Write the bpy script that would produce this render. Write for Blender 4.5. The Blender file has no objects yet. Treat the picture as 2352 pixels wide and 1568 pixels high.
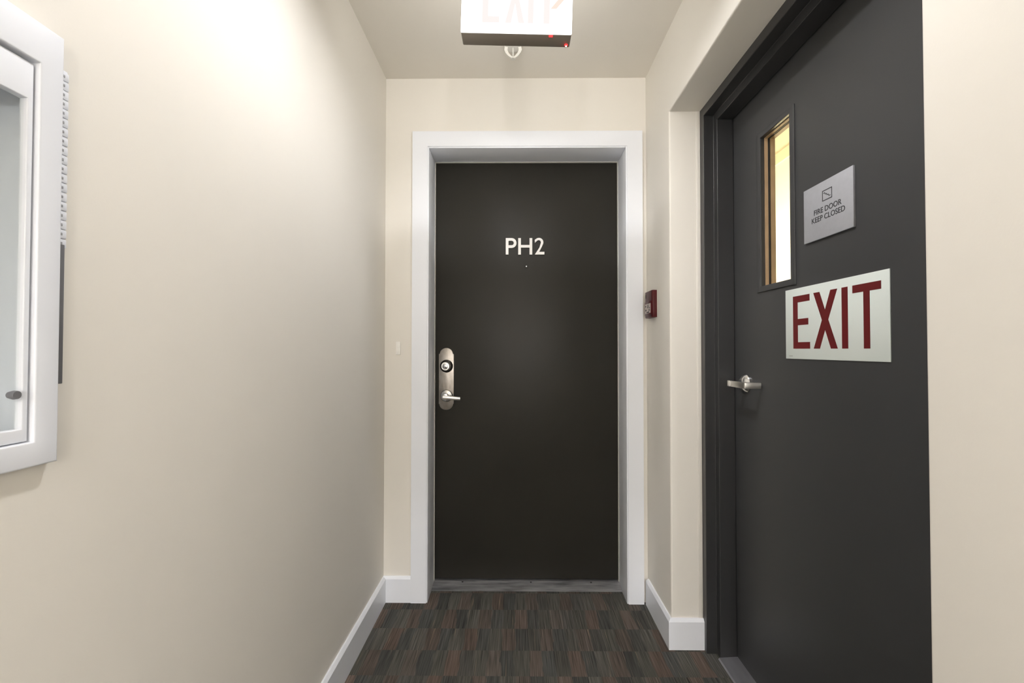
import bpy, bmesh, math, random
from mathutils import Vector, Matrix

random.seed(4)
C = bpy.context.scene
COL = C.collection

# ------------------------------------------------------------------ camera
cam_d = bpy.data.cameras.new('camera')
cam_d.sensor_fit = 'HORIZONTAL'
cam_d.sensor_width = 36.0
cam_d.lens = 36.0 * 1043.77 / 2352.0
cam_d.clip_start = 0.02
cam = bpy.data.objects.new('camera', cam_d)
COL.objects.link(cam)
YAW, PIT, ROL, CAMZ = 0.0083, 0.0169, 0.0007, 1.1654
fw = Vector((-math.sin(YAW) * math.cos(PIT), math.cos(YAW) * math.cos(PIT), math.sin(PIT)))
rt = Vector((math.cos(YAW), math.sin(YAW), 0))
up = rt.cross(fw)
r2 = rt * math.cos(ROL) + up * math.sin(ROL)
u2 = up * math.cos(ROL) - rt * math.sin(ROL)
M = Matrix((r2, u2, -fw)).transposed().to_4x4()
M.translation = (0, 0, CAMZ)
cam.matrix_world = M
C.camera = cam

# ------------------------------------------------------------------ world, exposure
w = bpy.data.worlds.new('world')
C.world = w
w.use_nodes = True
w.node_tree.nodes['Background'].inputs[0].default_value = (0.5, 0.5, 0.5, 1)
w.node_tree.nodes['Background'].inputs[1].default_value = 0.02
C.view_settings.view_transform = 'Standard'
C.view_settings.look = 'None'
C.view_settings.gamma = 1.0
C.view_settings.use_curve_mapping = False
C.view_settings.exposure = 0.09
LAMP = 1260.0          # radiance of the bulbs in the recessed corridor lights
FILL_LAMP = 8000.0        # bulb of the unseen ceiling light added behind the viewer for fill
FILL_WALL = 420.0         # two unseen wall lights added behind the viewer for fill
LAMP_COLOR = (1.0, 1.0, 1.03)
FILL_BACK = 11.0        # rear panel of the sign, made to glow as added fill
STAIR_WATTS = 70.0   # warm lamp in the stairwell

# ------------------------------------------------------------------ materials
def mat(name):
    m = bpy.data.materials.new(name)
    m.use_nodes = True
    nt = m.node_tree
    return m, nt, nt.nodes['Principled BSDF']

def N(nt, t, **kw):
    n = nt.nodes.new(t)
    for k, v in kw.items():
        setattr(n, k, v)
    return n

def math_n(nt, op, a, b=None, c=None):
    n = N(nt, 'ShaderNodeMath', operation=op)
    for i, v in enumerate((a, b, c)):
        if v is None:
            continue
        if isinstance(v, (int, float)):
            n.inputs[i].default_value = v
        else:
            nt.links.new(v, n.inputs[i])
    return n.outputs[0]

def paint(name, col, rough=0.5, bump=0.0, bscale=400.0, metal=0.0, var=0.0, vscale=3.0, spec=0.5, stretch=None):
    """painted / plain surface: base colour with faint large-scale variation and a fine relief"""
    m, nt, b = mat(name)
    b.inputs['Roughness'].default_value = rough
    b.inputs['Metallic'].default_value = metal
    b.inputs['Specular IOR Level'].default_value = spec
    tc = N(nt, 'ShaderNodeTexCoord')
    vec = tc.outputs['Object']
    if stretch:
        mp = N(nt, 'ShaderNodeMapping')
        mp.inputs['Scale'].default_value = stretch
        nt.links.new(vec, mp.inputs['Vector'])
        vec = mp.outputs[0]
    nz = N(nt, 'ShaderNodeTexNoise')
    nz.inputs['Scale'].default_value = vscale
    nz.inputs['Detail'].default_value = 4
    nt.links.new(vec, nz.inputs['Vector'])
    rp = N(nt, 'ShaderNodeValToRGB')
    rp.color_ramp.elements[0].position = 0.3
    rp.color_ramp.elements[1].position = 0.7
    rp.color_ramp.elements[0].color = tuple(max(0, c * (1 - var)) for c in col) + (1,)
    rp.color_ramp.elements[1].color = tuple(c * (1 + var) for c in col) + (1,)
    nt.links.new(nz.outputs['Fac'], rp.inputs[0])
    nt.links.new(rp.outputs[0], b.inputs['Base Color'])
    if bump:
        n2 = N(nt, 'ShaderNodeTexNoise')
        n2.inputs['Scale'].default_value = bscale
        n2.inputs['Detail'].default_value = 2
        nt.links.new(vec, n2.inputs['Vector'])
        bp = N(nt, 'ShaderNodeBump')
        bp.inputs['Strength'].default_value = bump
        bp.inputs['Distance'].default_value = 0.001
        nt.links.new(n2.outputs['Fac'], bp.inputs['Height'])
        nt.links.new(bp.outputs[0], b.inputs['Normal'])
    return m

def emit(name, col, strength):
    m = bpy.data.materials.new(name)
    m.use_nodes = True
    nt = m.node_tree
    nt.nodes.clear()
    e = N(nt, 'ShaderNodeEmission')
    e.inputs[0].default_value = col + (1,)
    e.inputs[1].default_value = strength
    o = N(nt, 'ShaderNodeOutputMaterial')
    nt.links.new(e.outputs[0], o.inputs[0])
    return m

def glass(name, tint=(0.97, 0.98, 0.97)):
    m = bpy.data.materials.new(name)
    m.use_nodes = True
    nt = m.node_tree
    nt.nodes.clear()
    t = N(nt, 'ShaderNodeBsdfTransparent')
    t.inputs[0].default_value = tint + (1,)
    g = N(nt, 'ShaderNodeBsdfGlossy')
    g.inputs['Roughness'].default_value = 0.02
    f = N(nt, 'ShaderNodeFresnel')
    f.inputs[0].default_value = 1.45
    gm = N(nt, 'ShaderNodeNewGeometry')
    mx = N(nt, 'ShaderNodeMixShader')
    nt.links.new(math_n(nt, 'MULTIPLY', f.outputs[0], math_n(nt, 'SUBTRACT', 1.0, gm.outputs['Backfacing'])), mx.inputs[0])
    nt.links.new(t.outputs[0], mx.inputs[1])
    nt.links.new(g.outputs[0], mx.inputs[2])
    o = N(nt, 'ShaderNodeOutputMaterial')
    nt.links.new(mx.outputs[0], o.inputs[0])
    return m

def carpet(name):
    m, nt, b = mat(name)
    tc = N(nt, 'ShaderNodeTexCoord')
    sp = N(nt, 'ShaderNodeSeparateXYZ')
    nt.links.new(tc.outputs['Object'], sp.inputs[0])
    X, Y = sp.outputs[0], sp.outputs[1]
    CW, RW = 0.0513, 0.1375
    row = math_n(nt, 'FLOOR', math_n(nt, 'DIVIDE', math_n(nt, 'SUBTRACT', Y, 1.640), RW))
    # a little raggedness where one block of pile meets the next
    cv = N(nt, 'ShaderNodeCombineXYZ')
    nt.links.new(math_n(nt, 'MULTIPLY', X, 30.0), cv.inputs[0])
    nt.links.new(math_n(nt, 'MULTIPLY', Y, 9.0), cv.inputs[1])
    wob = N(nt, 'ShaderNodeTexNoise')
    wob.inputs['Scale'].default_value = 1.0
    nt.links.new(cv.outputs[0], wob.inputs['Vector'])
    xs = math_n(nt, 'ADD', X, math_n(nt, 'MULTIPLY', math_n(nt, 'SUBTRACT', wob.outputs['Fac'], 0.5), 0.035))
    colf = math_n(nt, 'FLOOR', math_n(nt, 'DIVIDE', math_n(nt, 'SUBTRACT', xs, 0.048), CW))
    # which of three yarns: 0 red-brown, 1 charcoal, 2 olive grey, stepping one column per row
    idx = math_n(nt, 'FLOORED_MODULO', math_n(nt, 'SUBTRACT', colf, row), 3.0)
    # random per block
    cb = N(nt, 'ShaderNodeCombineXYZ')
    nt.links.new(colf, cb.inputs[0])
    nt.links.new(row, cb.inputs[1])
    wn = N(nt, 'ShaderNodeTexWhiteNoise', noise_dimensions='2D')
    nt.links.new(cb.outputs[0], wn.inputs['Vector'])
    # yarn streaks running along the corridor
    cs = N(nt, 'ShaderNodeCombineXYZ')
    nt.links.new(math_n(nt, 'MULTIPLY', X, 330.0), cs.inputs[0])
    nt.links.new(math_n(nt, 'MULTIPLY', Y, 6.0), cs.inputs[1])
    nt.links.new(math_n(nt, 'MULTIPLY', row, 7.3), cs.inputs[2])
    st = N(nt, 'ShaderNodeTexNoise')
    st.inputs['Scale'].default_value = 1.0
    st.inputs['Detail'].default_value = 2.0
    nt.links.new(cs.outputs[0], st.inputs['Vector'])
    cs2 = N(nt, 'ShaderNodeCombineXYZ')
    nt.links.new(math_n(nt, 'MULTIPLY', X, 120.0), cs2.inputs[0])
    nt.links.new(math_n(nt, 'MULTIPLY', Y, 5.0), cs2.inputs[1])
    nt.links.new(math_n(nt, 'MULTIPLY', row, 3.1), cs2.inputs[2])
    st2 = N(nt, 'ShaderNodeTexNoise')
    st2.inputs['Scale'].default_value = 1.0
    nt.links.new(cs2.outputs[0], st2.inputs['Vector'])
    r0 = N(nt, 'ShaderNodeValToRGB')
    r0.color_ramp.interpolation = 'CONSTANT'
    e = r0.color_ramp.elements
    e[0].position = 0.0
    e[0].color = (0.112, 0.084, 0.068, 1)
    e[1].position = 0.25
    e[1].color = (0.066, 0.0665, 0.061, 1)
    e2 = e.new(0.6)
    e2.color = (0.086, 0.084, 0.071, 1)
    nt.links.new(math_n(nt, 'MULTIPLY', idx, 0.45), r0.inputs[0])
    # block brightness
    v1 = math_n(nt, 'ADD', math_n(nt, 'MULTIPLY', wn.outputs['Value'], 0.35), 0.82)
    v2 = math_n(nt, 'ADD', math_n(nt, 'MULTIPLY', math_n(nt, 'SUBTRACT', st.outputs['Fac'], 0.5), 2.2), 1.0)
    # some blocks are worn or mixed towards the mean yarn colour
    wn2 = N(nt, 'ShaderNodeTexWhiteNoise', noise_dimensions='2D')
    cb2 = N(nt, 'ShaderNodeCombineXYZ')
    nt.links.new(math_n(nt, 'ADD', colf, 31.7), cb2.inputs[0])
    nt.links.new(row, cb2.inputs[1])
    nt.links.new(cb2.outputs[0], wn2.inputs['Vector'])
    mean = N(nt, 'ShaderNodeMixRGB')
    nt.links.new(math_n(nt, 'MULTIPLY', wn2.outputs['Value'], 0.75), mean.inputs[0])
    nt.links.new(r0.outputs[0], mean.inputs[1])
    mean.inputs[2].default_value = (0.083, 0.078, 0.068, 1)
    hv = N(nt, 'ShaderNodeMixRGB', blend_type='MULTIPLY')
    hv.inputs[0].default_value = 1.0
    nt.links.new(mean.outputs[0], hv.inputs[1])
    gv = N(nt, 'ShaderNodeCombineXYZ')
    vv = math_n(nt, 'MULTIPLY', v1, v2)
    for i in range(3):
        nt.links.new(vv, gv.inputs[i])
    nt.links.new(gv.outputs[0], hv.inputs[2])
    # single tan threads
    th = N(nt, 'ShaderNodeValToRGB')
    th.color_ramp.elements[0].position = 0.60
    th.color_ramp.elements[1].position = 0.70
    nt.links.new(st2.outputs['Fac'], th.inputs[0])
    th2 = N(nt, 'ShaderNodeValToRGB')
    th2.color_ramp.elements[0].position = 0.54
    th2.color_ramp.elements[1].position = 0.62
    nt.links.new(st.outputs['Fac'], th2.inputs[0])
    tf = math_n(nt, 'MULTIPLY', math_n(nt, 'MULTIPLY', th.outputs[0], th2.outputs[0]), 0.7)
    mx = N(nt, 'ShaderNodeMixRGB')
    nt.links.new(tf, mx.inputs[0])
    nt.links.new(hv.outputs[0], mx.inputs[1])
    mx.inputs[2].default_value = (0.22, 0.165, 0.105, 1)
    nt.links.new(mx.outputs[0], b.inputs['Base Color'])
    b.inputs['Roughness'].default_value = 0.95
    b.inputs['Specular IOR Level'].default_value = 0.1
    bp = N(nt, 'ShaderNodeBump')
    bp.inputs['Strength'].default_value = 0.5
    bp.inputs['Distance'].default_value = 0.002
    nt.links.new(st.outputs['Fac'], bp.inputs['Height'])
    nt.links.new(bp.outputs[0], b.inputs['Normal'])
    return m

MT = {
    'wall': paint('beige_wall_paint', (0.83, 0.793, 0.722), 0.55, 0.08, 260, var=0.012, vscale=1.6, spec=0.3),
    'ceiling': paint('beige_ceiling_paint', (0.82, 0.778, 0.70), 0.8, 0.08, 200, var=0.012, spec=0.2),
    'carpet': carpet('woven_carpet'),
    'white': paint('white_trim_paint', (0.88, 0.90, 0.945), 0.35, 0.03, 120, var=0.008),
    'cabinet': paint('white_enamel', (0.84, 0.86, 0.91), 0.4, 0.02, 150, var=0.006),
    'cabinet_mid': paint('mid_grey_enamel', (0.38, 0.38, 0.39), 0.5, var=0.02),
    'cabinet_grey': paint('grey_enamel', (0.16, 0.16, 0.17), 0.4, 0.02, 150, var=0.03),
    'seal': paint('pale_weather_seal', (0.55, 0.54, 0.50), 0.6, var=0.02),
    'brown_door': paint('dark_brown_door_paint', (0.030, 0.028, 0.0235), 0.38, 0.06, 90, var=0.08, vscale=2.5, spec=0.15),
    'grey_door': paint('charcoal_door_paint', (0.052, 0.0525, 0.054), 0.40, 0.04, 500, var=0.03, vscale=3.0, spec=0.32),
    'frame': paint('charcoal_frame_paint', (0.036, 0.036, 0.037), 0.32, 0.04, 200, var=0.03),
    'bead': paint('warm_lit_jamb_tan', (0.42, 0.29, 0.17), 0.5, 0.1, 60, var=0.1, vscale=20),  # tan puts warm stairwell light on the grey jamb into the colour
    'gasket': paint('black_gasket', (0.012, 0.011, 0.01), 0.6),
    'steel': paint('brushed_steel', (0.62, 0.61, 0.585), 0.30, 0.05, 60, metal=1.0, var=0.04, stretch=(4, 60, 60)),
    'chrome': paint('satin_chrome', (0.74, 0.74, 0.74), 0.18, metal=1.0, var=0.02),
    'plate': paint('worn_nickel_plate', (0.30, 0.275, 0.25), 0.36, 0.06, 40, metal=1.0, var=0.18, vscale=22, stretch=(2, 2, 1)),
    'dark_metal': paint('dark_bronze_ring', (0.05, 0.045, 0.04), 0.3, metal=1.0),
    'alu': paint('worn_aluminium', (0.34, 0.34, 0.35), 0.36, 0.25, 90, metal=0.7, var=0.45, vscale=60, stretch=(0.12, 1, 1)),
    'alu2': paint('mill_aluminium', (0.33, 0.33, 0.355), 0.5, 0.15, 90, metal=0.7, var=0.15, vscale=20, stretch=(1, 0.2, 1)),
    'letter': paint('brushed_silver_letters', (0.68, 0.67, 0.655), 0.42, 0.03, 90, metal=0.3, var=0.03),
    'black': paint('black_plastic', (0.006, 0.006, 0.006), 0.4),
    'plaque': paint('brushed_grey_plaque', (0.46, 0.47, 0.505), 0.5, 0.05, 300, metal=0.3, var=0.03, vscale=60),
    'ink': paint('dark_engraved_ink', (0.035, 0.035, 0.038), 0.6),
    'glow_sign': paint('pale_green_white_sign', (0.78, 0.84, 0.80), 0.45, var=0.01),
    'red_ink': paint('dark_red_ink', (0.125, 0.002, 0.004), 0.5, var=0.02),
    'fine_print': paint('fine_print', (0.45, 0.44, 0.40), 0.6),
    'red': paint('dark_red_enamel', (0.065, 0.005, 0.007), 0.38, 0.02, 100, var=0.04, spec=0.2),
    'pull_label': paint('pale_label', (0.55, 0.48, 0.45), 0.5, var=0.03),
    'bell': paint('ivory_plastic', (0.95, 0.93, 0.88), 0.4, var=0.01),
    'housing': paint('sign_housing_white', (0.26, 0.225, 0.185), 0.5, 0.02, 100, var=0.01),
    'sprinkler': paint('white_enamel_sprinkler', (0.78, 0.76, 0.70), 0.4, var=0.01),
    'white_reflector': paint('white_reflector', (0.88, 0.88, 0.88), 0.5, var=0.005),
    'reflector': paint('light_reflector', (0.05, 0.05, 0.05), 0.5, var=0.01),
    'stair': paint('cream_stair_paint', (0.84, 0.79, 0.64), 0.7, var=0.02),
    'stair_shade_band': paint('cream_shade_line', (0.72, 0.66, 0.50), 0.7, var=0.02),  # darker cream paints in the shade line where wall meets ceiling
    'concrete': paint('stair_concrete', (0.35, 0.34, 0.32), 0.8, 0.2, 60, var=0.08),
    'glass': glass('clear_glass'),
    'bulb': emit('bulb_glow', LAMP_COLOR, LAMP),
    'fill_wall': emit('fill_wall_glow', LAMP_COLOR, FILL_WALL),
    'fill_bulb': emit('fill_bulb_glow', LAMP_COLOR, FILL_LAMP),
    'sign_face': emit('sign_face_glow', (1.0, 1.0, 1.0), 2.2),
    'fill_back': emit('fill_back_glow', (1.0, 0.985, 0.96), FILL_BACK),
    'sign_letter': emit('sign_letter_glow', (1.0, 0.935, 0.905), 0.94),
    'sign_arrow': emit('sign_arrow_glow', (1.0, 0.85, 0.74), 0.94),
    'led': emit('red_led', (1.0, 0.02, 0.02), 5.0),
    'led_core': emit('red_led_core', (1.0, 0.6, 0.5), 6.0),
}

# ------------------------------------------------------------------ mesh helpers
def finish(bm, smooth_angle=35):
    bmesh.ops.recalc_face_normals(bm, faces=bm.faces)
    if smooth_angle:
        for f in bm.faces:
            f.smooth = True
        a = math.radians(smooth_angle)
        for e in bm.edges:
            if len(e.link_faces) == 2:
                e.smooth = e.calc_face_angle(0) < a
            else:
                e.smooth = False

def obj(name, bm, material, parent=None, origin=None, smooth=35, clean=True):
    """link one mesh object; the bmesh is in world coordinates unless the parent is a rotated empty"""
    if clean:
        finish(bm, smooth)
    me = bpy.data.meshes.new(name)
    o = bpy.data.objects.new(name, me)
    off = Vector((0, 0, 0))
    if parent is not None:
        p = parent
        while p is not None:
            off += p.location
            p = p.parent
    elif origin is not None:
        off = Vector(origin)
        o.location = off
    if off.length:
        bmesh.ops.translate(bm, verts=bm.verts, vec=-off)
    bm.to_mesh(me)
    bm.free()
    me.materials.append(material)
    COL.objects.link(o)
    if parent is not None:
        o.parent = parent
    return o

def tag(o, label, cat, kind=None, group=None):
    o['label'] = label
    o['category'] = cat
    if kind:
        o['kind'] = kind
    if group:
        o['group'] = group
    return o

def thing(name, loc, label, cat, kind=None):
    o = bpy.data.objects.new(name, None)
    o.empty_display_size = 0.05
    o.location = loc
    COL.objects.link(o)
    return tag(o, label, cat, kind)

def box(bm, x0, x1, y0, y1, z0, z1, bev=0.0, seg=2):
    vs = [bm.verts.new((x, y, z)) for x in (x0, x1) for y in (y0, y1) for z in (z0, z1)]
    q = [(0, 1, 3, 2), (4, 6, 7, 5), (0, 4, 5, 1), (2, 3, 7, 6), (0, 2, 6, 4), (1, 5, 7, 3)]
    fs = [bm.faces.new([vs[i] for i in f]) for f in q]
    if bev:
        es = list({e for f in fs for e in f.edges})
        bmesh.ops.bevel(bm, geom=es, offset=bev, segments=seg, affect='EDGES', profile=0.5)
    return bm

def B(*a, **k):
    return box(bmesh.new(), *a, **k)

def axis_map(axis, u, v, t):
    return {'x': (t, u, v), 'y': (u, t, v), 'z': (u, v, t)}[axis]

def slab(axis, t0, t1, u0, u1, v0, v1, holes=(), bev=0.0, bev_test=None):
    """flat slab normal to an axis with rectangular holes cut through"""
    us = sorted({u0, u1, *[h[0] for h in holes], *[h[1] for h in holes]})
    vs = sorted({v0, v1, *[h[2] for h in holes], *[h[3] for h in holes]})
    us = [a for a in us if u0 <= a <= u1]
    vs = [a for a in vs if v0 <= a <= v1]
    bm = bmesh.new()
    cache = {}
    def V(i, j, k):
        if (i, j, k) not in cache:
            cache[(i, j, k)] = bm.verts.new(axis_map(axis, us[i], vs[j], (t0, t1)[k]))
        return cache[(i, j, k)]
    def full(i, j):
        if i < 0 or j < 0 or i >= len(us) - 1 or j >= len(vs) - 1:
            return False
        cu, cv = (us[i] + us[i + 1]) / 2, (vs[j] + vs[j + 1]) / 2
        return not any(h[0] < cu < h[1] and h[2] < cv < h[3] for h in holes)
    for i in range(len(us) - 1):
        for j in range(len(vs) - 1):
            if not full(i, j):
                continue
            for k in (0, 1):
                bm.faces.new([V(i, j, k), V(i + 1, j, k), V(i + 1, j + 1, k), V(i, j + 1, k)])
            if not full(i - 1, j):
                bm.faces.new([V(i, j, 0), V(i, j + 1, 0), V(i, j + 1, 1), V(i, j, 1)])
            if not full(i + 1, j):
                bm.faces.new([V(i + 1, j, 0), V(i + 1, j + 1, 0), V(i + 1, j + 1, 1), V(i + 1, j, 1)])
            if not full(i, j - 1):
                bm.faces.new([V(i, j, 0), V(i + 1, j, 0), V(i + 1, j, 1), V(i, j, 1)])
            if not full(i, j + 1):
                bm.faces.new([V(i, j + 1, 0), V(i + 1, j + 1, 0), V(i + 1, j + 1, 1), V(i, j + 1, 1)])
    bmesh.ops.recalc_face_normals(bm, faces=bm.faces)
    if bev:
        es = [e for e in bm.edges if len(e.link_faces) == 2 and e.calc_face_angle(0) > 0.5
              and (bev_test is None or bev_test(e))]
        bmesh.ops.bevel(bm, geom=es, offset=bev, segments=3, affect='EDGES', profile=0.5)
    return bm

def prism(bm, pts, axis, t0, t1, bev=0.0):
    """polygon pts (u,v) extruded along an axis"""
    a = [bm.verts.new(axis_map(axis, u, v, t0)) for u, v in pts]
    b = [bm.verts.new(axis_map(axis, u, v, t1)) for u, v in pts]
    n = len(pts)
    fs = [bm.faces.new(a), bm.faces.new(b[::-1])]
    for i in range(n):
        fs.append(bm.faces.new([a[i], a[(i + 1) % n], b[(i + 1) % n], b[i]]))
    bmesh.ops.recalc_face_normals(bm, faces=fs)
    if bev:
        es = list({e for e in fs[1].edges})
        bmesh.ops.bevel(bm, geom=es, offset=bev, segments=2, affect='EDGES', profile=0.5)
    return bm

def P(pts, axis, t0, t1, bev=0.0):
    return prism(bmesh.new(), pts, axis, t0, t1, bev)

def lathe(bm, prof, center, axis='z', seg=32):
    """profile of (radius, height along axis) turned about an axis through center"""
    c = Vector(center)
    rings = []
    for r, h in prof:
        ring = []
        if r < 1e-6:
            v = axis_map(axis, 0, 0, h)
            ring = [bm.verts.new(c + Vector(v))]
        else:
            for i in range(seg):
                a = 2 * math.pi * i / seg
                ring.append(bm.verts.new(c + Vector(axis_map(axis, r * math.cos(a), r * math.sin(a), h))))
        rings.append(ring)
    for a, b in zip(rings, rings[1:]):
        for i in range(seg):
            j = (i + 1) % seg
            if len(a) == 1 and len(b) == 1:
                continue
            if len(a) == 1:
                bm.faces.new([a[0], b[i], b[j]])
            elif len(b) == 1:
                bm.faces.new([a[i], a[j], b[0]])
            else:
                bm.faces.new([a[i], a[j], b[j], b[i]])
    for ring in (rings[0], rings[-1]):
        if len(ring) > 1 and prof[0] != prof[-1]:
            bm.faces.new(ring)
    return bm

def L(prof, center, axis='z', seg=32):
    return lathe(bmesh.new(), prof, center, axis, seg)

def sweep(bm, path, prof_fn, closed=False):
    """loft cross sections (list of point rings)"""
    rings = [[bm.verts.new(p) for p in prof_fn(i)] for i in range(len(path))]
    n = len(rings[0])
    for a, b in zip(rings, rings[1:]):
        for i in range(n):
            bm.faces.new([a[i], a[(i + 1) % n], b[(i + 1) % n], b[i]])
    bm.faces.new(rings[0])
    bm.faces.new(rings[-1])
    return bm

def text_mesh(s, size, place, depth=0.0004, bold=0.0, squeeze=1.0, spacing=1.0):
    """built-in lettering turned into a mesh; place(u, v, t) maps text plane to the world"""
    cu = bpy.data.curves.new('lettering', 'FONT')
    cu.body = s
    cu.size = size
    cu.align_x = 'CENTER'
    cu.extrude = depth / 2
    cu.offset = bold
    cu.space_character = spacing
    cu.resolution_u = 4
    to = bpy.data.objects.new('lettering_source', cu)
    COL.objects.link(to)
    dg = bpy.context.evaluated_depsgraph_get()
    me = bpy.data.meshes.new_from_object(to.evaluated_get(dg))
    COL.objects.unlink(to)
    bpy.data.objects.remove(to)
    bpy.data.curves.remove(cu)
    bm = bmesh.new()
    bm.from_mesh(me)
    bpy.data.meshes.remove(me)
    for v in bm.verts:
        v.co = Vector(place(v.co.x * squeeze, v.co.y, v.co.z + depth / 2))
    return bm

# ------------------------------------------------------------------ dimensions
XL, XR, YB, H = -0.612, 0.609, 2.1185, 2.44
YC, YN, ZS = 1.8008, 0.682, 2.112          # recess: far corner, near corner, soffit
YE = -3.6                                  # corridor end behind the camera
XF = 0.7325                                # face of the fire-door frame
XD = 0.835                                 # face of the fire door
YD = 2.273                                 # face of the apartment door
LX, LY = 0.0, 1.03                         # recessed light over the corridor end
LIGHTS = [(LX, LY), (0.0, -2.5)]
CAN = 0.086                                # half size of the opening for a recessed light

# ------------------------------------------------------------------ the setting
o = obj('floor', B(-0.9, 0.95, YE - 0.1, 2.5, -0.05, 0.0), MT['carpet'])
tag(o, 'dark charcoal and brown carpet woven in staggered blocks', 'floor', 'structure')

holes = [(x - CAN, x + CAN, y - CAN, y + CAN) for x, y in LIGHTS]
o = obj('ceiling', slab('z', H, H + 0.02, -0.9, 0.97, YE - 0.1, 2.5, holes), MT['ceiling'])
tag(o, 'plain beige painted corridor ceiling', 'ceiling', 'structure')

CAB = dict(y0=0.279, y1=0.5912, z0=1.019, z1=1.576)   # outer edge of the wall cabinet's flange
cab_hole = (CAB['y0'] + 0.02, CAB['y1'] - 0.022, CAB['z0'] + 0.02, CAB['z1'] - 0.03)
o = obj('wall_left', slab('x', XL - 0.16, XL, YE, 2.30, 0, H, [cab_hole]), MT['wall'])
tag(o, 'long plain beige wall on the left with a white cabinet let in', 'wall', 'structure')

o = obj('wall_back', slab('y', YB, YB + 0.22, XL, XR, 0, H, [(-0.428, 0.534, -1, 2.124)]), MT['wall'])
tag(o, 'beige end wall around the dark brown apartment door', 'wall', 'structure')

o = obj('wall_right', slab('x', XR, 0.94, YE, 2.5, 0, H, [(YN, YC, -1, ZS)], 0.007,
        lambda e: all(v.co.x < XR + 0.001 and YN - 0.01 < v.co.y < YC + 0.01 and v.co.z < ZS + 0.01 for v in e.verts)), MT['wall'])
tag(o, 'beige wall on the right with a deep recess for the charcoal fire door', 'wall', 'structure')

o = obj('wall_front', B(-0.9, 0.95, YE - 0.1, YE, 0, H), MT['wall'])
tag(o, 'beige wall closing the corridor behind the viewer', 'wall', 'structure')

# baseboards: square board with a small sloping top
BT, BH = 0.0145, 0.117
prof = lambda s, w0: [(w0, 0), (w0 + s * BT, 0), (w0 + s * BT, BH - 0.010), (w0 + s * 0.006, BH), (w0, BH)]
o = obj('baseboard_left', P([(u, v) for u, v in prof(1, XL)], 'y', YE, YB - BT), MT['white'])
tag(o, 'white baseboard along the left wall', 'baseboard', 'structure')
bm = bmesh.new()
prism(bm, prof(-1, YB), 'x', XL, -0.4835)
o = obj('baseboard_back', bm, MT['white'])
tag(o, 'short white baseboard left of the white door casing', 'baseboard', 'structure')
# right-hand baseboard turns the corner into the recess
def mitred(path, d):
    """sweep the board profile along a plan path; the board grows to the side d"""
    bm = bmesh.new()
    sect = [(0, 0), (BT, 0), (BT, BH - 0.010), (0.006, BH), (0, BH)]
    rings = []
    n = len(path)
    for i, p in enumerate(path):
        p = Vector(p)
        t0 = (p - Vector(path[i - 1])).normalized() if i else None
        t1 = (Vector(path[i + 1]) - p).normalized() if i < n - 1 else None
        n0 = Vector((-t0.y, t0.x)) * d if t0 else None
        n1 = Vector((-t1.y, t1.x)) * d if t1 else None
        if n0 and n1:
            m = (n0 + n1).normalized()
            m = m / m.dot(n0)
        else:
            m = n0 or n1
        rings.append([bm.verts.new((p.x + m.x * a, p.y + m.y * a, z)) for a, z in sect])
    for a, b in zip(rings, rings[1:]):
        for i in range(5):
            bm.faces.new([a[i], a[(i + 1) % 5], b[(i + 1) % 5], b[i]])
    bm.faces.new(rings[0])
    bm.faces.new(rings[-1])
    return bm
o = obj('baseboard_right', mitred([(XR, YB - 0.018), (XR, YC), (XF + 0.0, YC)], -1), MT['white'])
tag(o, 'white baseboard on the right turning the corner into the door recess', 'baseboard', 'structure')
o = obj('baseboard_near', mitred([(XF, YN), (XR, YN), (XR, YE)], -1), MT['white'])
tag(o, 'white baseboard along the right wall nearest the viewer', 'baseboard', 'structure')

# ------------------------------------------------------------------ apartment door: casing, jamb, leaf
t1 = thing('trim_1', (0.053, YB, 0), 'white casing and jambs framing the dark brown apartment door', 'door frame', 'structure')
CY0, CY1 = YB - 0.018, YB
cx0, cx1, ci0, ci1, cz1, cz0 = -0.4825, 0.5880, -0.4115, 0.5175, 2.1815, 2.1110
obj('casing_board', P([(cx0, 0), (ci0, 0), (ci0, cz0), (cx0, cz1)], 'y', CY0, CY1, 0), MT['white'], t1)
obj('casing_board', P([(cx1, 0), (ci1, 0), (ci1, cz0), (cx1, cz1)], 'y', CY0, CY1, 0), MT['white'], t1)
obj('casing_board', P([(cx0, cz1), (cx1, cz1), (ci1, cz0), (ci0, cz0)], 'y', CY0, CY1, 0), MT['white'], t1)
JX0, JX1, JZ = -0.4055, 0.5110, 2.1040
JY0 = CY0 + 0.004
obj('jamb_board', B(-0.427, JX0, JY0, YB + 0.22, 0, JZ + 0.019, 0.0015), MT['white'], t1)
obj('jamb_board', B(JX1, 0.533, JY0, YB + 0.22, 0, JZ + 0.019, 0.0015), MT['white'], t1)
obj('jamb_board', B(JX0, JX1, JY0, YB + 0.22, JZ, JZ + 0.019, 0.0015), MT['white'], t1)
# pale seal between jamb and leaf
bm = bmesh.new()
box(bm, JX0, JX0 + 0.0035, YD - 0.010, YD + 0.002, 0.02, JZ)
box(bm, JX1 - 0.0035, JX1, YD - 0.010, YD + 0.002, 0.02, JZ)
box(bm, JX0, JX1, YD - 0.010, YD + 0.002, JZ - 0.0035, JZ)
obj('door_seal', bm, MT['seal'], t1)

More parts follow.
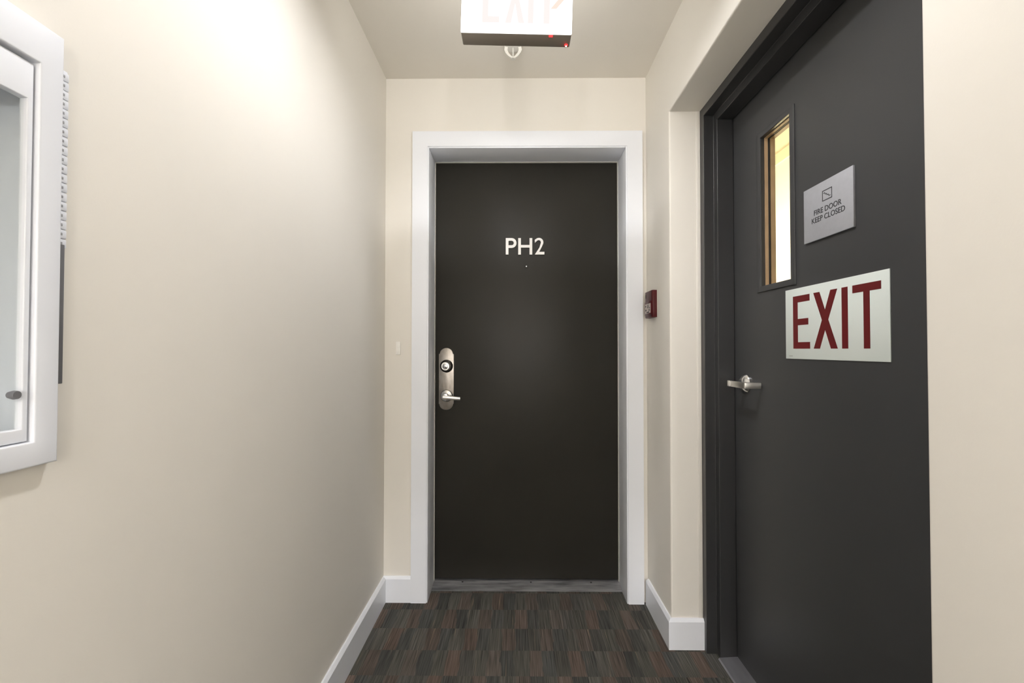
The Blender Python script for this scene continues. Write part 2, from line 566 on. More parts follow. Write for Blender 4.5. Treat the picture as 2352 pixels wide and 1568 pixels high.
# ridged metal threshold
t2 = thing('trim_2', (0.053, 2.24, 0), 'worn ridged metal threshold below the dark brown door', 'threshold', 'structure')
pr = [(2.206, 0.0005), (2.206, 0.0035), (2.212, 0.0065), (2.219, 0.0095), (2.2205, 0.0085), (2.231, 0.0125), (2.2325, 0.0115), (2.241, 0.0150), (2.2425, 0.0140),
      (2.251, 0.0175), (2.2525, 0.0165), (2.262, 0.0215), (2.266, 0.0225), (2.30, 0.0225), (2.30, 0.0005)]
obj('ridged_plate', P(pr, 'x', JX0 + 0.0005, JX1 - 0.0005), MT['alu'], t2)
for sx in (-0.262, 0.075, 0.371):
    obj('screw', L([(0.0, 0.0010), (0.004, 0.0008), (0.0045, 0.0), (0.0045, -0.002)], (sx, 2.2585, 0.0197), 'z', 12), MT['black'], t2)

d1 = thing('door_1', (0.053, YD, 0), 'dark brown apartment door at the end of the corridor', 'door', 'structure')
obj('door_leaf', B(JX0 + 0.0015, JX1 - 0.0015, YD, YD + 0.044, 0.027, JZ - 0.0015, 0.0015), MT['brown_door'], d1)

# lock plate: round ends with little square shoulders
PX, PZ0, PZ1, PW = -0.3470, 0.862, 1.171, 0.0375
pts = []
for k in range(0, 13):
    a = math.pi * k / 12
    pts.append((PX + 0.0325 * math.cos(a), PZ1 - 0.0285 + 0.0285 * math.sin(a)))
pts = [(PX + PW, PZ1 - 0.030)] + pts + [(PX - PW, PZ1 - 0.030), (PX - PW, PZ0 + 0.030)]
for k in range(0, 13):
    a = math.pi + math.pi * k / 12
    pts.append((PX + 0.0345 * math.cos(a), PZ0 + 0.030 + 0.030 * math.sin(a)))
pts.append((PX + PW, PZ0 + 0.030))
pl = obj('lock_plate', P(pts, 'y', YD, YD - 0.004, 0.001), MT['plate'], d1)
pl['label'] = 'brushed nickel plate with rounded ends'
ly = YD - 0.004
CZ = 1.0805
obj('lock_ring', L([(0.0, 0), (0.0325, 0), (0.031, -0.006), (0.023, -0.011), (0.021, -0.011), (0.0, -0.010)], (PX + 0.001, ly, CZ), 'y', 40), MT['dark_metal'], pl)
obj('lock_cylinder', L([(0.0215, -0.009), (0.0215, -0.016), (0.0195, -0.0185), (0.0165, -0.0185), (0.0160, -0.0165), (0.0125, -0.0165), (0.011, -0.0175), (0.0, -0.0175)], (PX - 0.002, ly, CZ), 'y', 40), MT['chrome'], pl)
bm = bmesh.new()
lathe(bm, [(0.0, -0.0186), (0.0022, -0.0186), (0.0022, -0.017)], (PX - 0.002, ly, CZ - 0.004), 'y', 12)
box(bm, PX - 0.0028, PX - 0.0012, ly - 0.0186, ly - 0.017, CZ - 0.0115, CZ - 0.004)
obj('keyway', bm, MT['black'], pl)
# lever handle
HZ = 0.9335
dh = obj('door_handle', L([(0.0, 0), (0.031, 0), (0.031, -0.004), (0.027, -0.011), (0.014, -0.015), (0.0125, -0.018), (0.0125, -0.050), (0.0, -0.052)], (PX + 0.002, ly, HZ), 'y', 40), MT['chrome'], d1)
dh['label'] = 'chrome lever handle on a round rose'
def lever_path(a, b, hw0, hw1, th, n=10):
    a, b = Vector(a), Vector(b)
    bm = bmesh.new()
    def sec(i):
        t = i / n
        c = a.lerp(b, t)
        hw = hw0 + (hw1 - hw0) * t
        if i == 0:
            hw *= 0.75
        ring = []
        for k in range(12):
            an = 2 * math.pi * k / 12
            cz, cy = math.cos(an), math.sin(an)
            ring.append((c.x, c.y + th * (abs(cy) ** 0.6) * (1 if cy > 0 else -1), c.z + hw * (abs(cz) ** 0.6) * (1 if cz > 0 else -1)))
        return ring
    return sweep(bm, list(range(n + 1)), sec)
obj('lever', lever_path((PX - 0.009, YD - 0.056, HZ - 0.003), (PX + 0.076, YD - 0.055, HZ - 0.0100), 0.0105, 0.0085, 0.006), MT['steel'], dh)
# peephole
pk = obj('peephole', L([(0.0, 0), (0.0065, 0), (0.0065, -0.003), (0.0055, -0.004), (0.0045, -0.004), (0.004, -0.002), (0.0, -0.0035)], (0.0529, YD, 1.5795), 'y', 24), MT['dark_metal'], d1)
obj('peephole_lens', L([(0.0, -0.0045), (0.0025, -0.004), (0.0036, -0.0025), (0.0036, -0.002)], (0.0529, YD, 1.5800), 'y', 20), MT['chrome'], pk)

# PH2 in raised metal letters
num = thing('door_number', (0.046, YD, 1.638), 'raised silver letters PH2 on the dark brown door', 'letters')
LB, LT = 1.6390, 1.7215
y0, y1 = YD - 0.006, YD
sw = 0.0135
def arc(cx, cz, rx, rz, a0, a1, n):
    return [(cx + rx * math.cos(math.radians(a0 + (a1 - a0) * i / n)), cz + rz * math.sin(math.radians(a0 + (a1 - a0) * i / n))) for i in range(n + 1)]
def ribbon(bm, outer, inner, t0, t1):
    """strip between two polylines of equal length, extruded along y"""
    n = len(outer)
    v = {}
    for k, t in enumerate((t0, t1)):
        for i in range(n):
            v[(0, i, k)] = bm.verts.new((outer[i][0], t, outer[i][1]))
            v[(1, i, k)] = bm.verts.new((inner[i][0], t, inner[i][1]))
    for i in range(n - 1):
        for k in (0, 1):
            bm.faces.new([v[(0, i, k)], v[(0, i + 1, k)], v[(1, i + 1, k)], v[(1, i, k)]])
        for s in (0, 1):
            bm.faces.new([v[(s, i, 0)], v[(s, i + 1, 0)], v[(s, i + 1, 1)], v[(s, i, 1)]])
    for i in (0, n - 1):
        bm.faces.new([v[(0, i, 0)], v[(1, i, 0)], v[(1, i, 1)], v[(0, i, 1)]])
    return bm
# P
px = -0.0502
bowl_h = (LT - 1.6725)
bm = bmesh.new()
box(bm, px, px + sw, y0, y1, LB, LT)
rz = bowl_h / 2
cz = LT - rz
so = [(px + sw * 0.98, LT)] + arc(px + 0.030, cz, 0.0235, rz, 90, -90, 20) + [(px + sw * 0.98, cz - rz)]
si = [(px + sw * 0.98, LT - sw)] + arc(px + 0.030, cz, 0.0235 - sw, rz - sw, 90, -90, 20) + [(px + sw * 0.98, cz - rz + sw)]
ribbon(bm, so, si, y0, y1)
obj('letter', bm, MT['letter'], num)
# H
hx0, hx1 = 0.0120, 0.0822
bm = bmesh.new()
box(bm, hx0, hx0 + sw, y0, y1, LB, LT)
box(bm, hx1 - sw, hx1, y0, y1, LB, LT)
box(bm, hx0 + sw, hx1 - sw, y0, y1, 1.6735, 1.6735 + sw)
obj('letter', bm, MT['letter'], num)
# 2
tx0, tx1 = 0.0945, 0.1430
bm = bmesh.new()
ccx, ccz = 0.1155, LT - 0.0215
so = arc(ccx, ccz, 0.0225, 0.0225, 148, -20, 20)
so2 = []
oo = [(tx0 + 0.0005, LT - 0.0085)] + arc(ccx, ccz, 0.0225, 0.0225, 122, -12, 16) + [(0.1305, 1.6785), (0.1160, LB + sw)]
ii = [(tx0 + 0.0010, LT - 0.0235)] + arc(ccx - 0.0015, ccz, 0.0115, 0.0112, 122, -12, 16) + [(0.1185, 1.6745), (tx0 + 0.0005, LB)]
oo[-1] = (0.1165, LB + sw)
ribbon(bm, oo, ii, y0, y1)
prism(bm, [(tx0, LB), (tx1, LB), (tx1, LB + sw), (0.1165, LB + sw)], 'y', y0, y1)
obj('digit', bm, MT['letter'], num)

# doorbell on the end wall
db = thing('doorbell', (-0.5482, YB, 1.17), 'small ivory doorbell strip left of the white door casing', 'doorbell')
obj('bell_plate', B(-0.5582, -0.5382, YB - 0.008, YB, 1.1390, 1.2005, 0.002), MT['bell'], db)
obj('bell_button', B(-0.5520, -0.5444, YB - 0.0105, YB - 0.0075, 1.150, 1.176, 0.001), MT['bell'], db)

# ------------------------------------------------------------------ fire door in the recess
d2 = thing('door_2', (XD, 1.28, 0), 'charcoal fire door with narrow window in the right-hand recess', 'door', 'structure')
# pressed-metal frame, one profile up, across and down
FY0, FY1, FZ = 0.752, YC, ZS        # outer opening of the frame
secs = [(XF, 0.0), (XF, 0.0325), (XF + 0.0015, 0.0340), (XF + 0.0375, 0.0340), (XF + 0.0390, 0.0355), (XF + 0.0390, 0.0630), (XF + 0.0405, 0.0645),
        (XD - 0.0035, 0.0645), (XD - 0.0035, 0.058), (XD + 0.06, 0.058), (XD + 0.06, 0.0)]
bm = bmesh.new()
rings = []
for (yy, zz, sy, sz) in ((FY1, 0, -1, 0), (FY1, FZ, -1, -1), (FY0, FZ, 1, -1), (FY0, 0, 1, 0)):
    rings.append([bm.verts.new((x, yy + sy * d, zz + sz * d)) for x, d in secs])
for a, b in zip(rings, rings[1:]):
    for i in range(len(secs)):
        j = (i + 1) % len(secs)
        bm.faces.new([a[i], a[j], b[j], b[i]])
bm.faces.new(rings[0])
bm.faces.new(rings[-1])
obj('door_frame', bm, MT['frame'], d2)
LY0, LY1, LZ0, LZ1 = FY0 + 0.0605, FY1 - 0.0605, 0.008, FZ - 0.0605
WO = (1.3783, 1.5400, 1.3790, 1.8840)       # glass opening y0 y1 z0 z1
WF = (1.3555, 1.5692, 1.3590, 1.9010)       # outside of the window kit
obj('door_leaf', slab('x', XD, XD + 0.045, LY0, LY1, LZ0, LZ1, [(WO[0] - 0.004, WO[1] + 0.006, WO[2] - 0.004, WO[3] + 0.004)]), MT['grey_door'], d2)
# window kit: flat bevelled surround, jamb rings coloured tan as if lit from the stairs, gasket, pane
wf = obj('window_frame', slab('x', XD - 0.0045, XD, WF[0], WF[1], WF[2], WF[3], [(WO[0], WO[1] + 0.003, WO[2], WO[3])], 0.002,
         lambda e: all(v.co.x < XD - 0.004 for v in e.verts)), MT['grey_door'], d2)
def ring_x(x0, x1, y0, y1, z0, z1, t):
    return slab('x', x0, x1, y0, y1, z0, z1, [(y0 + t, y1 - t, z0 + t, z1 - t)])
obj('frame_lip', ring_x(XD, XD + 0.010, WO[0] - 0.004, WO[1] + 0.006, WO[2] - 0.004, WO[3] + 0.004, 0.004), MT['frame'], wf)
obj('warm_lit_jamb', ring_x(XD + 0.010, XD + 0.0205, WO[0] - 0.003, WO[1] + 0.005, WO[2] - 0.003, WO[3] + 0.003, 0.006), MT['bead'], wf)
obj('gasket', ring_x(XD + 0.0205, XD + 0.0255, WO[0] - 0.003, WO[1] + 0.005, WO[2] - 0.003, WO[3] + 0.003, 0.007), MT['gasket'], wf)
obj('warm_lit_jamb', ring_x(XD + 0.0290, XD + 0.045, WO[0] - 0.003, WO[1] + 0.005, WO[2] - 0.003, WO[3] + 0.003, 0.006), MT['bead'], wf)
obj('pane', B(XD + 0.0255, XD + 0.0290, WO[0] - 0.003, WO[1] + 0.005, WO[2] - 0.003, WO[3] + 0.003), MT['glass'], wf)

# lever of the fire door: rose, neck, bar, return towards the leaf
RY, RZ = 1.655, 1.042
lv = obj('door_handle', L([(0.0, 0.0), (0.035, 0.0), (0.035, -0.005), (0.030, -0.012), (0.018, -0.019), (0.0, -0.020)], (XD, RY, RZ), 'x', 40), MT['chrome'], d2)
lv['label'] = 'satin chrome lever with a squared return'
obj('handle_neck', L([(0.0105, -0.018), (0.0105, -0.062), (0.0, -0.062)], (XD, RY - 0.002, RZ), 'x', 24), MT['chrome'], lv)
pts = [(0.7735, 1.6700), (0.7735, 1.5510), (0.7750, 1.5475), (0.7775, 1.5460), (0.8290, 1.5440), (0.8290, 1.5520), (0.7830, 1.5550), (0.7815, 1.5570), (0.7815, 1.6700)]
bm = bmesh.new()
a = [bm.verts.new((x, y, RZ - 0.0105)) for x, y in pts]
b_ = [bm.verts.new((x, y, RZ + 0.0105)) for x, y in pts]
bm.faces.new(a)
bm.faces.new(b_)
for i in range(len(pts)):
    j = (i + 1) % len(pts)
    bm.faces.new([a[i], a[j], b_[j], b_[i]])
bmesh.ops.recalc_face_normals(bm, faces=bm.faces)
es = [e for e in bm.edges if abs(e.verts[0].co.z - e.verts[1].co.z) < 1e-5]
bmesh.ops.bevel(bm, geom=es, offset=0.0012, segments=2, affect='EDGES', profile=0.5)
obj('lever', bm, MT['steel'], lv)

# threshold of the fire door
t3 = thing('trim_3', (0.80, 1.3, 0), 'flat grey metal threshold under the charcoal fire door', 'threshold', 'structure')
obj('metal_strip', P([(0.762, 0.0005), (0.766, 0.006), (0.828, 0.010), (0.90, 0.010), (0.90, 0.0005)], 'y', FY0 + 0.0650, FY1 - 0.0650), MT['alu2'], t3)

# painted bead where the recess meets the metal frame
o = obj('trim_4', B(XF - 0.0165, XF - 0.0005, YC - 0.0025, YC, BH, ZS, 0.001), MT['wall'])
tag(o, 'thin beige bead between recess wall and charcoal door frame', 'trim', 'structure')

# grey fire-door plaque
pq = thing('fire_door_plaque', (XD, 1.213, 1.543), 'square grey plaque reading FIRE DOOR KEEP CLOSED on the fire door', 'sign')
obj('plaque_plate', B(XD - 0.006, XD, 1.1173, 1.3090, 1.4665, 1.6190, 0.0008), MT['plaque'], pq)
xp = XD - 0.006
def on_door(yc, zc, x=xp):
    return lambda u, v, t: (x - t, yc - u, zc + v)
bm = text_mesh('FIRE DOOR', 0.0205, on_door(1.2115, 1.5360), 0.0004, 0.0002, 1.03)
obj('lettering', bm, MT['ink'], pq)
bm = text_mesh('KEEP CLOSED', 0.0205, on_door(1.2097, 1.5155), 0.0004, 0.0002, 1.03)
obj('lettering', bm, MT['ink'], pq)
bm = bmesh.new()
iy0, iy1, iz0, iz1, lw = 1.1915, 1.2295, 1.5645, 1.5930, 0.0022
for (a0, a1, c0, c1) in ((iy0, iy1, iz1 - lw, iz1), (iy0, iy1, iz0, iz0 + lw), (iy0, iy0 + lw, iz0 + lw, iz1 - lw), (iy1 - lw, iy1, iz0 + lw, iz1 - lw)):
    box(bm, xp - 0.0004, xp, a0, a1, c0, c1)
# little flight of stairs going down to the right
ns = 4
sy, sz = (iy1 - lw - 0.004 - iy0 - 0.004) / ns, 0.0042
for k in range(ns):
    ya = iy1 - lw - 0.002 - k * sy
    za = iz1 - 0.0065 - k * sz
    box(bm, xp - 0.0004, xp, ya - sy, ya, za - 0.0018, za)
    if k < ns - 1:
        box(bm, xp - 0.0004, xp, ya - sy - 0.0006, ya - sy + 0.0012, za - 0.0018 - sz + 0.0018, za - 0.0018)
obj('stair_symbol', bm, MT['ink'], pq)

# EXIT sign on the leaf
ex = thing('exit_sign', (XD, 1.2125, 1.242), 'flat pale green-white sign with dark red EXIT letters on the fire door', 'sign')
obj('sign_panel', B(XD - 0.0025, XD, 1.0165, 1.4075, 1.1372, 1.3460, 0.0005), MT['glow_sign'], ex)
xs = XD - 0.0025
Z0, Z1 = 1.1675, 1.3230
def flat(name, polys, material, parent):
    bm = bmesh.new()
    for p in polys:
        prism(bm, p, 'x', xs - 0.0005, xs)
    return obj(name, bm, material, parent)
def rect(ya, yb, za, zb):
    return [(ya, za), (yb, za), (yb, zb), (ya, zb)]
bw = 0.0190
flat('letter', [rect(1.3692, 1.3472, Z0, Z1), rect(1.3472, 1.2925, Z1 - bw, Z1), rect(1.3472, 1.2990, 1.2365, 1.2550), rect(1.3472, 1.2920, Z0, Z0 + bw)], MT['red_ink'], ex)
xl, xr, xw = 1.2760, 1.1815, 0.0255
zc = (Z0 + Z1) / 2
xm = (xl + xr) / 2
flat('letter', [[(xl, Z1), (xl - xw, Z1), (xm, zc + 0.027), (xr + xw, Z1), (xr, Z1), (xm - 0.0125, zc), (xr, Z0), (xr + xw, Z0), (xm, zc - 0.027),
                 (xl - xw, Z0), (xl, Z0), (xm + 0.0125, zc)]], MT['red_ink'], ex)
flat('letter', [rect(1.1658, 1.1446, Z0, Z1)], MT['red_ink'], ex)
flat('letter', [rect(1.1285, 1.0400, Z1 - bw, Z1), rect(1.0932, 1.0738, Z0, Z1 - bw)], MT['red_ink'], ex)
flat('fine_print', [rect(1.390, 1.374, 1.1445, 1.1462)], MT['fine_print'], ex)

# ------------------------------------------------------------------ red pull station
ps = thing('fire_alarm_pull_station', (XR, 2.015, 1.36), 'dark red fire alarm pull station between white casing and door recess', 'fire alarm')
py0, py1, pz0, pz1, pxf = 1.9625, 2.066, 1.3045, 1.4225, 0.587
pts = [(XR, py1 + 0.010), (XR, py0), (0.594, py0), (pxf, py0 + 0.004), (pxf, py1 - 0.004), (0.594, py1 + 0.006)]
bm = bmesh.new()
a = [bm.verts.new((x, y, pz0)) for x, y in pts]
b_ = [bm.verts.new((x, y, pz1)) for x, y in pts]
bm.faces.new(a)
bm.faces.new(b_)
for i in range(len(pts)):
    bm.faces.new([a[i], a[(i + 1) % len(pts)], b_[(i + 1) % len(pts)], b_[i]])
bmesh.ops.recalc_face_normals(bm, faces=bm.faces)
bmesh.ops.bevel(bm, geom=[e for e in bm.edges if e.verts[0].co.x < XR - 0.001 or e.verts[1].co.x < XR - 0.001], offset=0.003, segments=2, affect='EDGES', profile=0.5)
obj('station_body', bm, MT['red'], ps)
hd = obj('pull_handle', B(pxf - 0.003, pxf + 0.001, py0 + 0.008, py1 - 0.006, 1.316, 1.376, 0.0012), MT['red'], ps)
lb = obj('label_panel', B(pxf - 0.0038, pxf - 0.0028, py0 + 0.010, py1 - 0.014, 1.324, 1.366), MT['pull_label'], hd)
lb['label'] = 'pale label with dark marks'
bm = bmesh.new()
xq = pxf - 0.0038
prism(bm, [(2.013, 1.362), (2.004, 1.362), (2.004, 1.352), (1.999, 1.352), (2.0085, 1.345), (2.018, 1.352), (2.013, 1.352)], 'x', xq - 0.0003, xq)
for (ya, yb, za, zb) in ((2.048, 2.036, 1.353, 1.359), (1.987, 1.977, 1.343, 1.350), (2.046, 2.030, 1.335, 1.342), (1.996, 1.980, 1.334, 1.340), (2.028, 1.990, 1.326, 1.331)):
    prism(bm, rect(ya, yb, za, zb), 'x', xq - 0.0003, xq)
obj('label_marks', bm, MT['ink'], hd)
obj('upper_mark', B(pxf - 0.0012, pxf + 0.001, py1 - 0.018, py1 - 0.010, 1.393, 1.410, 0.0004), MT['gasket'], ps)
obj('back_box', B(XR - 0.012, XR, py1 + 0.004, py1 + 0.020, 1.325, 1.394, 0.001), MT['red'], ps)

# ------------------------------------------------------------------ white wall cabinet on the left
cb = thing('wall_cabinet', (XL, 0.446, 1.019), 'white glazed wall cabinet cut off by the left edge of the photo', 'cabinet')
fx = XL + 0.014
y0c, y1c, z0c, z1c = CAB['y0'], CAB['y1'], CAB['z0'], CAB['z1']
iy0_, iy1_, iz0_, iz1_ = y0c + 0.030, y1c - 0.030, z0c + 0.031, z1c - 0.051
obj('flange', slab('x', XL, fx, y0c, y1c, z0c, z1c, [(iy0_, iy1_, iz0_, iz1_)], 0.0025,
    lambda e: all(v.co.x > fx - 0.001 for v in e.verts)), MT['cabinet'], cb)
# tub inside the wall
bm = bmesh.new()
ty0, ty1, tz0, tz1, tx = iy0_ - 0.004, iy1_ + 0.004, iz0_ - 0.004, iz1_ + 0.004, XL - 0.11
box(bm, tx - 0.003, tx, ty0 - 0.003, ty1 + 0.003, tz0 - 0.003, tz1 + 0.003)
box(bm, tx, XL, ty0 - 0.003, ty0, tz0, tz1)
box(bm, tx, XL, ty1, ty1 + 0.003, tz0, tz1)
box(bm, tx, XL, ty0, ty1, tz0 - 0.003, tz0)
box(bm, tx, XL, ty0, ty1, tz1, tz1 + 0.003)
obj('cabinet_tub', bm, MT['cabinet'], cb)
# glazed door, its face a little behind the flange
dx = fx - 0.005
dy0, dy1, dz0, dz1 = iy0_ + 0.0015, iy1_ - 0.003, iz0_ + 0.0015, iz1_ - 0.004
cd = obj('cabinet_door', slab('x', dx - 0.010, dx, dy0, dy1, dz0, dz1, [(dy0 + 0.012, dy1 - 0.007, dz0 + 0.016, dz1 - 0.046)], 0.0015,
         lambda e: all(v.co.x > dx - 0.001 for v in e.verts)), MT['cabinet'], cb)
obj('pane', B(dx - 0.008, dx - 0.005, dy0 + 0.010, dy1 - 0.006, dz0 + 0.014, dz1 - 0.044), MT['glass'], cd)
obj('knob', L([(0.0, 0.010), (0.0048, 0.010), (0.0055, 0.006), (0.004, 0.0), (0.0, 0.0)], (dx - 0.0048, 0.5412, 1.1100), 'x', 20), MT['cabinet_grey'], cd)
# notched strip along the far edge, white above and dark grey below
hg = obj('hinge', B(XL, XL + 0.0040, y1c, y1c + 0.0145, 1.306, 1.540, 0.001), MT['cabinet'], cb)
hg['label'] = 'white notched strip on the cabinet edge'
z = 1.5370
while z > 1.312:
    obj('knuckle', B(XL + 0.0035, XL + 0.0056, y1c + 0.0005, y1c + 0.0150, z - 0.0116, z, 0.0012), MT['cabinet'], hg)
    obj('slot', B(XL + 0.0050, XL + 0.0060, y1c + 0.0060, y1c + 0.0090, z - 0.0075, z - 0.0040, 0.0003), MT['cabinet_mid'], hg)
    z -= 0.0125
sp_ = obj('edge_strip', B(XL, XL + 0.0060, y1c, y1c + 0.0125, 1.119, 1.305, 0.001), MT['cabinet_grey'], cb)
sp_['label'] = 'dark grey strip on the cabinet edge'

# ------------------------------------------------------------------ lit exit sign under the ceiling (own axes, hangs slightly out of level)
sg = thing('ceiling_exit_sign', (0.0115, 1.281, H), 'lit white ceiling sign with washed-out EXIT letters and red indicator light', 'sign')
roll = math.radians(1.6)
def sobj(name, bm, m, parent=sg, smooth=35):
    o = obj(name, bm, m, None, None, smooth)
    o.parent = parent
    return o
ZB, ZT = 2.0455 - H, 2.282 - H
HW, HT = 0.1545, 0.031
bm = B(-HW, HW, -HT + 0.006, HT - 0.004, ZB, ZT, 0.003)
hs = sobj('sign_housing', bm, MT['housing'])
bm = B(-HW - 0.0005, HW + 0.0005, -HT, -HT + 0.006, ZB - 0.0005, ZT, 0.003)
fc = sobj('sign_face', bm, MT['sign_face'])
sobj('sign_face', B(-HW + 0.006, HW - 0.006, HT - 0.005, HT, ZB + 0.010, ZT - 0.008, 0.001), MT['fill_back'])['label'] = 'glowing fill panel added to the rear of the sign'  # this rear glow is added to fill the corridor end
yf = -HT
def sflat(polys, d=0.0006):
    bm = bmesh.new()
    for p in polys:
        prism(bm, p, 'y', yf - d, yf)
    return bm
def R2(a, b, c, d):
    return [(a, c), (b, c), (b, d), (a, d)]
z0s, z1s = ZB + 0.027, ZB + 0.177
e0 = -0.096
sobj('letter', sflat([R2(e0, e0 + 0.017, z0s, z1s), R2(e0 + 0.017, e0 + 0.048, z1s - 0.018, z1s), R2(e0 + 0.017, e0 + 0.042, (z0s + z1s) / 2 - 0.009, (z0s + z1s) / 2 + 0.009),
                      R2(e0 + 0.017, e0 + 0.048, z0s, z0s + 0.018)]), MT['sign_letter'])
xa, xb_, wv = -0.032, 0.022, 0.017
zm, xmid = (z0s + z1s) / 2, (-0.032 + 0.022) / 2
sobj('letter', sflat([[(xa, z1s), (xa + wv, z1s), (xmid, zm + 0.02), (xb_ - wv, z1s), (xb_, z1s), (xmid + 0.009, zm), (xb_, z0s), (xb_ - wv, z0s), (xmid, zm - 0.02),
                      (xa + wv, z0s), (xa, z0s), (xmid - 0.009, zm)]]), MT['sign_letter'])
sobj('letter', sflat([R2(0.031, 0.047, z0s, z1s)]), MT['sign_letter'])
sobj('letter', sflat([R2(0.075, 0.092, z0s, z1s - 0.018), R2(0.060, 0.107, z1s - 0.018, z1s)]), MT['sign_letter'])
ax, az = 0.146, ZB + 0.113
sobj('arrow', sflat([[(ax, az), (ax - 0.036, az - 0.044), (ax - 0.052, az - 0.044), (ax - 0.018, az), (ax - 0.052, az + 0.044), (ax - 0.036, az + 0.044)]]), MT['sign_arrow'])
# stem and canopy up to the ceiling
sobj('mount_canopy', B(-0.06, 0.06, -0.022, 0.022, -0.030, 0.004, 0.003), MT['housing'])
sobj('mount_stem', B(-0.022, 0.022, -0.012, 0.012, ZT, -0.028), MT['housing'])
# indicator and test button in the underside
sobj('test_button', B(0.0925, 0.1025, -HT + 0.007, -HT + 0.013, ZB - 0.0018, ZB + 0.001, 0.0005), MT['led'])
sobj('indicator_light', L([(0.0, -0.004), (0.003, -0.0033), (0.0045, -0.001), (0.0045, 0.001)], (0.144, HT - 0.016, ZB), 'z', 16), MT['led'])
sobj('indicator_core', L([(0.0, -0.0055), (0.0016, -0.0050), (0.0024, -0.0033)], (0.144, HT - 0.016, ZB), 'z', 12), MT['led_core'])
sg.rotation_euler = (0, roll, math.radians(0.0))

# ------------------------------------------------------------------ sprinkler behind the sign
sk = thing('sprinkler_head', (-0.012, 1.872, H), 'small white ceiling sprinkler half hidden behind the lit sign', 'sprinkler')
c0 = (-0.012, 1.872, H)
obj('escutcheon', L([(0.0, 0), (0.041, 0), (0.041, -0.003), (0.037, -0.010), (0.033, -0.018), (0.020, -0.020), (0.0, -0.020)], c0, 'z', 36), MT['sprinkler'], sk)
for s in (-1, 1):
    bm = bmesh.new()
    pth = [(s * 0.028, -0.017), (s * 0.030, -0.030), (s * 0.025, -0.043), (s * 0.015, -0.055), (s * 0.003, -0.063)]
    def sec(i, pth=pth):
        x, z_ = pth[i]
        wx = 0.0065
        return [(c0[0] + x - wx, c0[1] - 0.004, H + z_), (c0[0] + x + wx, c0[1] - 0.004, H + z_), (c0[0] + x + wx, c0[1] + 0.004, H + z_), (c0[0] + x - wx, c0[1] + 0.004, H + z_)]
    sweep(bm, pth, sec)
    obj('frame_arm', bm, MT['sprinkler'], sk)
obj('glass_bulb', L([(0.0022, -0.019), (0.0030, -0.035), (0.0030, -0.050), (0.0015, -0.060)], c0, 'z', 12), MT['sprinkler'], sk)
obj('deflector', L([(0.0, -0.060), (0.006, -0.060), (0.009, -0.066), (0.009, -0.0675), (0.0, -0.0675)], c0, 'z', 20), MT['sprinkler'], sk)

# ------------------------------------------------------------------ recessed ceiling lights (one just above the frame, one added behind the viewer for fill)
def ceiling_light(x, y, label, bulb='bulb'):
    t = thing('ceiling_light', (x, y, H), label, 'light')
    t['group'] = 'recessed corridor lights'
    r = 0.080
    obj('trim_ring', L([(r, 0.004), (r, -0.002), (r + 0.004, -0.004), (0.112, -0.003), (0.114, 0.0), (r, 0.004)], (x, y, H), 'z', 48), MT['white'], t)
    obj('baffle', L([(r, 0.002), (r, 0.036), (r + 0.003, 0.036), (r + 0.003, 0.002), (r, 0.002)], (x, y, H), 'z', 48), MT['reflector'], t)
    obj('reflector_can', L([(r, 0.036), (0.078, 0.060), (0.062, 0.085), (0.035, 0.097), (0.0, 0.100), (0.0, 0.103), (0.037, 0.100), (0.065, 0.088), (0.081, 0.061), (r + 0.003, 0.036), (r, 0.036)],
        (x, y, H), 'z', 48), MT['white_reflector'], t)
    obj('bulb', L([(0.0, -0.030), (0.015, -0.026), (0.026, -0.015), (0.030, 0.0), (0.026, 0.015), (0.014, 0.027), (0.0, 0.030)], (x, y, H + 0.052), 'z', 24), MT[bulb], t)
ceiling_light(*LIGHTS[0], 'recessed round ceiling light in front of the lit exit sign')
ceiling_light(*LIGHTS[1], 'recessed round fill light added in the ceiling behind the viewer', 'fill_bulb')

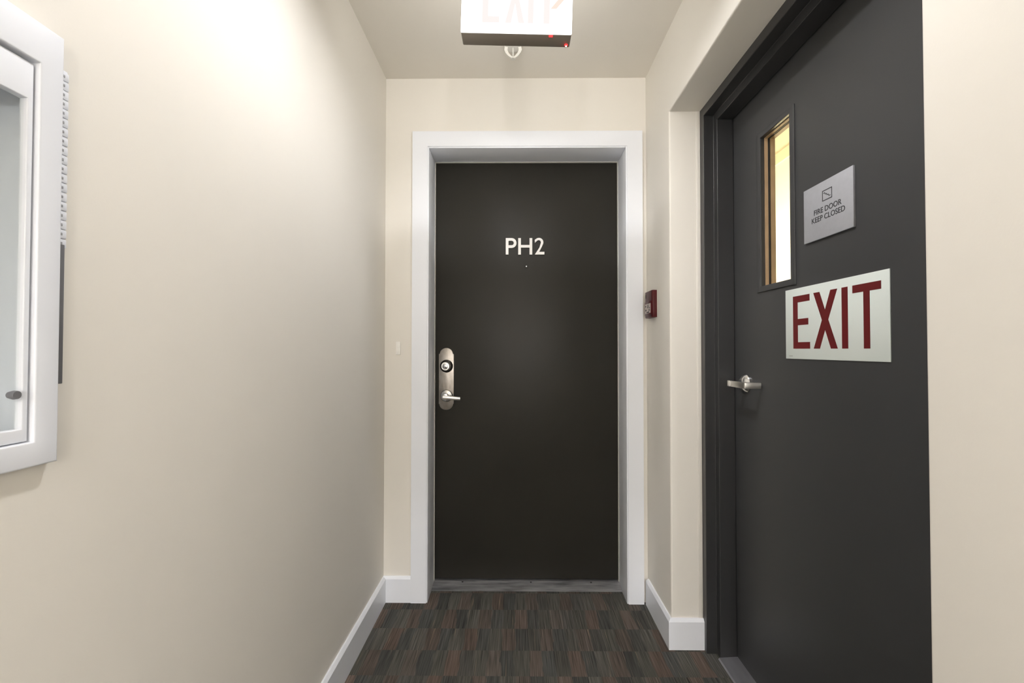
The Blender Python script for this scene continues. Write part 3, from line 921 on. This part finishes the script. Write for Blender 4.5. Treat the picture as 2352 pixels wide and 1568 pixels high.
# two unseen wall lights added down the corridor to fill its end
def fill_wall_light(x, side, label):
    t = thing('fill_wall_light', (x, -2.4, 1.55), label, 'light')
    t['group'] = 'added fill lights behind the viewer'
    obj('back_plate', B(min(x, x + side * 0.014), max(x, x + side * 0.014), -2.47, -2.33, 1.45, 1.65, 0.004), MT['steel'], t)
    obj('shade', L([(0.0, 0.085 * side), (0.030, 0.080 * side), (0.052, 0.062 * side), (0.060, 0.040 * side), (0.060, 0.0145 * side), (0.0, 0.0142 * side)], (x, -2.4, 1.55), 'x', 28), MT['fill_wall'], t)
fill_wall_light(XL, 1, 'round fill light added on the left wall behind the viewer')
fill_wall_light(XR, -1, 'round fill light added on the right wall behind the viewer')

# ------------------------------------------------------------------ stairwell behind the fire door
SX0, SX1, SY0, SY1, SZ1 = 0.97, 1.76, -0.2, 5.2, 3.2
o = obj('wall_stair_side', B(SX1, SX1 + 0.1, SY0, SY1, 0, SZ1), MT['stair'])
tag(o, 'cream stairwell wall seen through the narrow window of the fire door', 'wall', 'structure')
o = obj('shade_band', B(SX1 - 0.012, SX1, SY0, SY1, 2.405, 2.475), MT['stair_shade_band'])
tag(o, 'darker cream band painted as a shade line on the stairwell wall behind the door window', 'trim', 'structure')
o = obj('wall_stair_back', B(0.97, SX1, SY1, SY1 + 0.1, 0, SZ1), MT['stair'])
tag(o, 'cream end wall of the stairwell behind the fire door', 'wall', 'structure')
o = obj('wall_stair_front', B(0.97, SX1, SY0 - 0.1, SY0, 0, SZ1), MT['stair'])
tag(o, 'cream near wall of the stairwell behind the fire door', 'wall', 'structure')
bm = slab('x', 0.955, 0.97, SY0 - 0.1, SY1 + 0.1, 0, SZ1, [(FY0 - 0.01, FY1 + 0.01, -1, FZ + 0.01)])
o = obj('wall_stair_inner', bm, MT['stair'])
tag(o, 'cream stairwell side of the corridor wall', 'wall', 'structure')
o = obj('ceiling_stair', B(0.955, SX1 + 0.1, SY0 - 0.1, SY1 + 0.1, SZ1, SZ1 + 0.05), MT['stair'])
tag(o, 'cream stairwell ceiling behind the fire door', 'ceiling', 'structure')
o = obj('floor_stair', B(0.955, SX1 + 0.1, SY0 - 0.1, SY1 + 0.1, -0.05, 0.0), MT['concrete'])
tag(o, 'grey concrete stair landing behind the fire door', 'floor', 'structure')
ld = bpy.data.lights.new('stair_lamp', 'POINT')
ld.energy = STAIR_WATTS
ld.color = (1.0, 0.91, 0.74)
ld.shadow_soft_size = 0.12
lo = bpy.data.objects.new('stair_lamp', ld)
lo.location = (1.25, 2.95, 1.25)
COL.objects.link(lo)
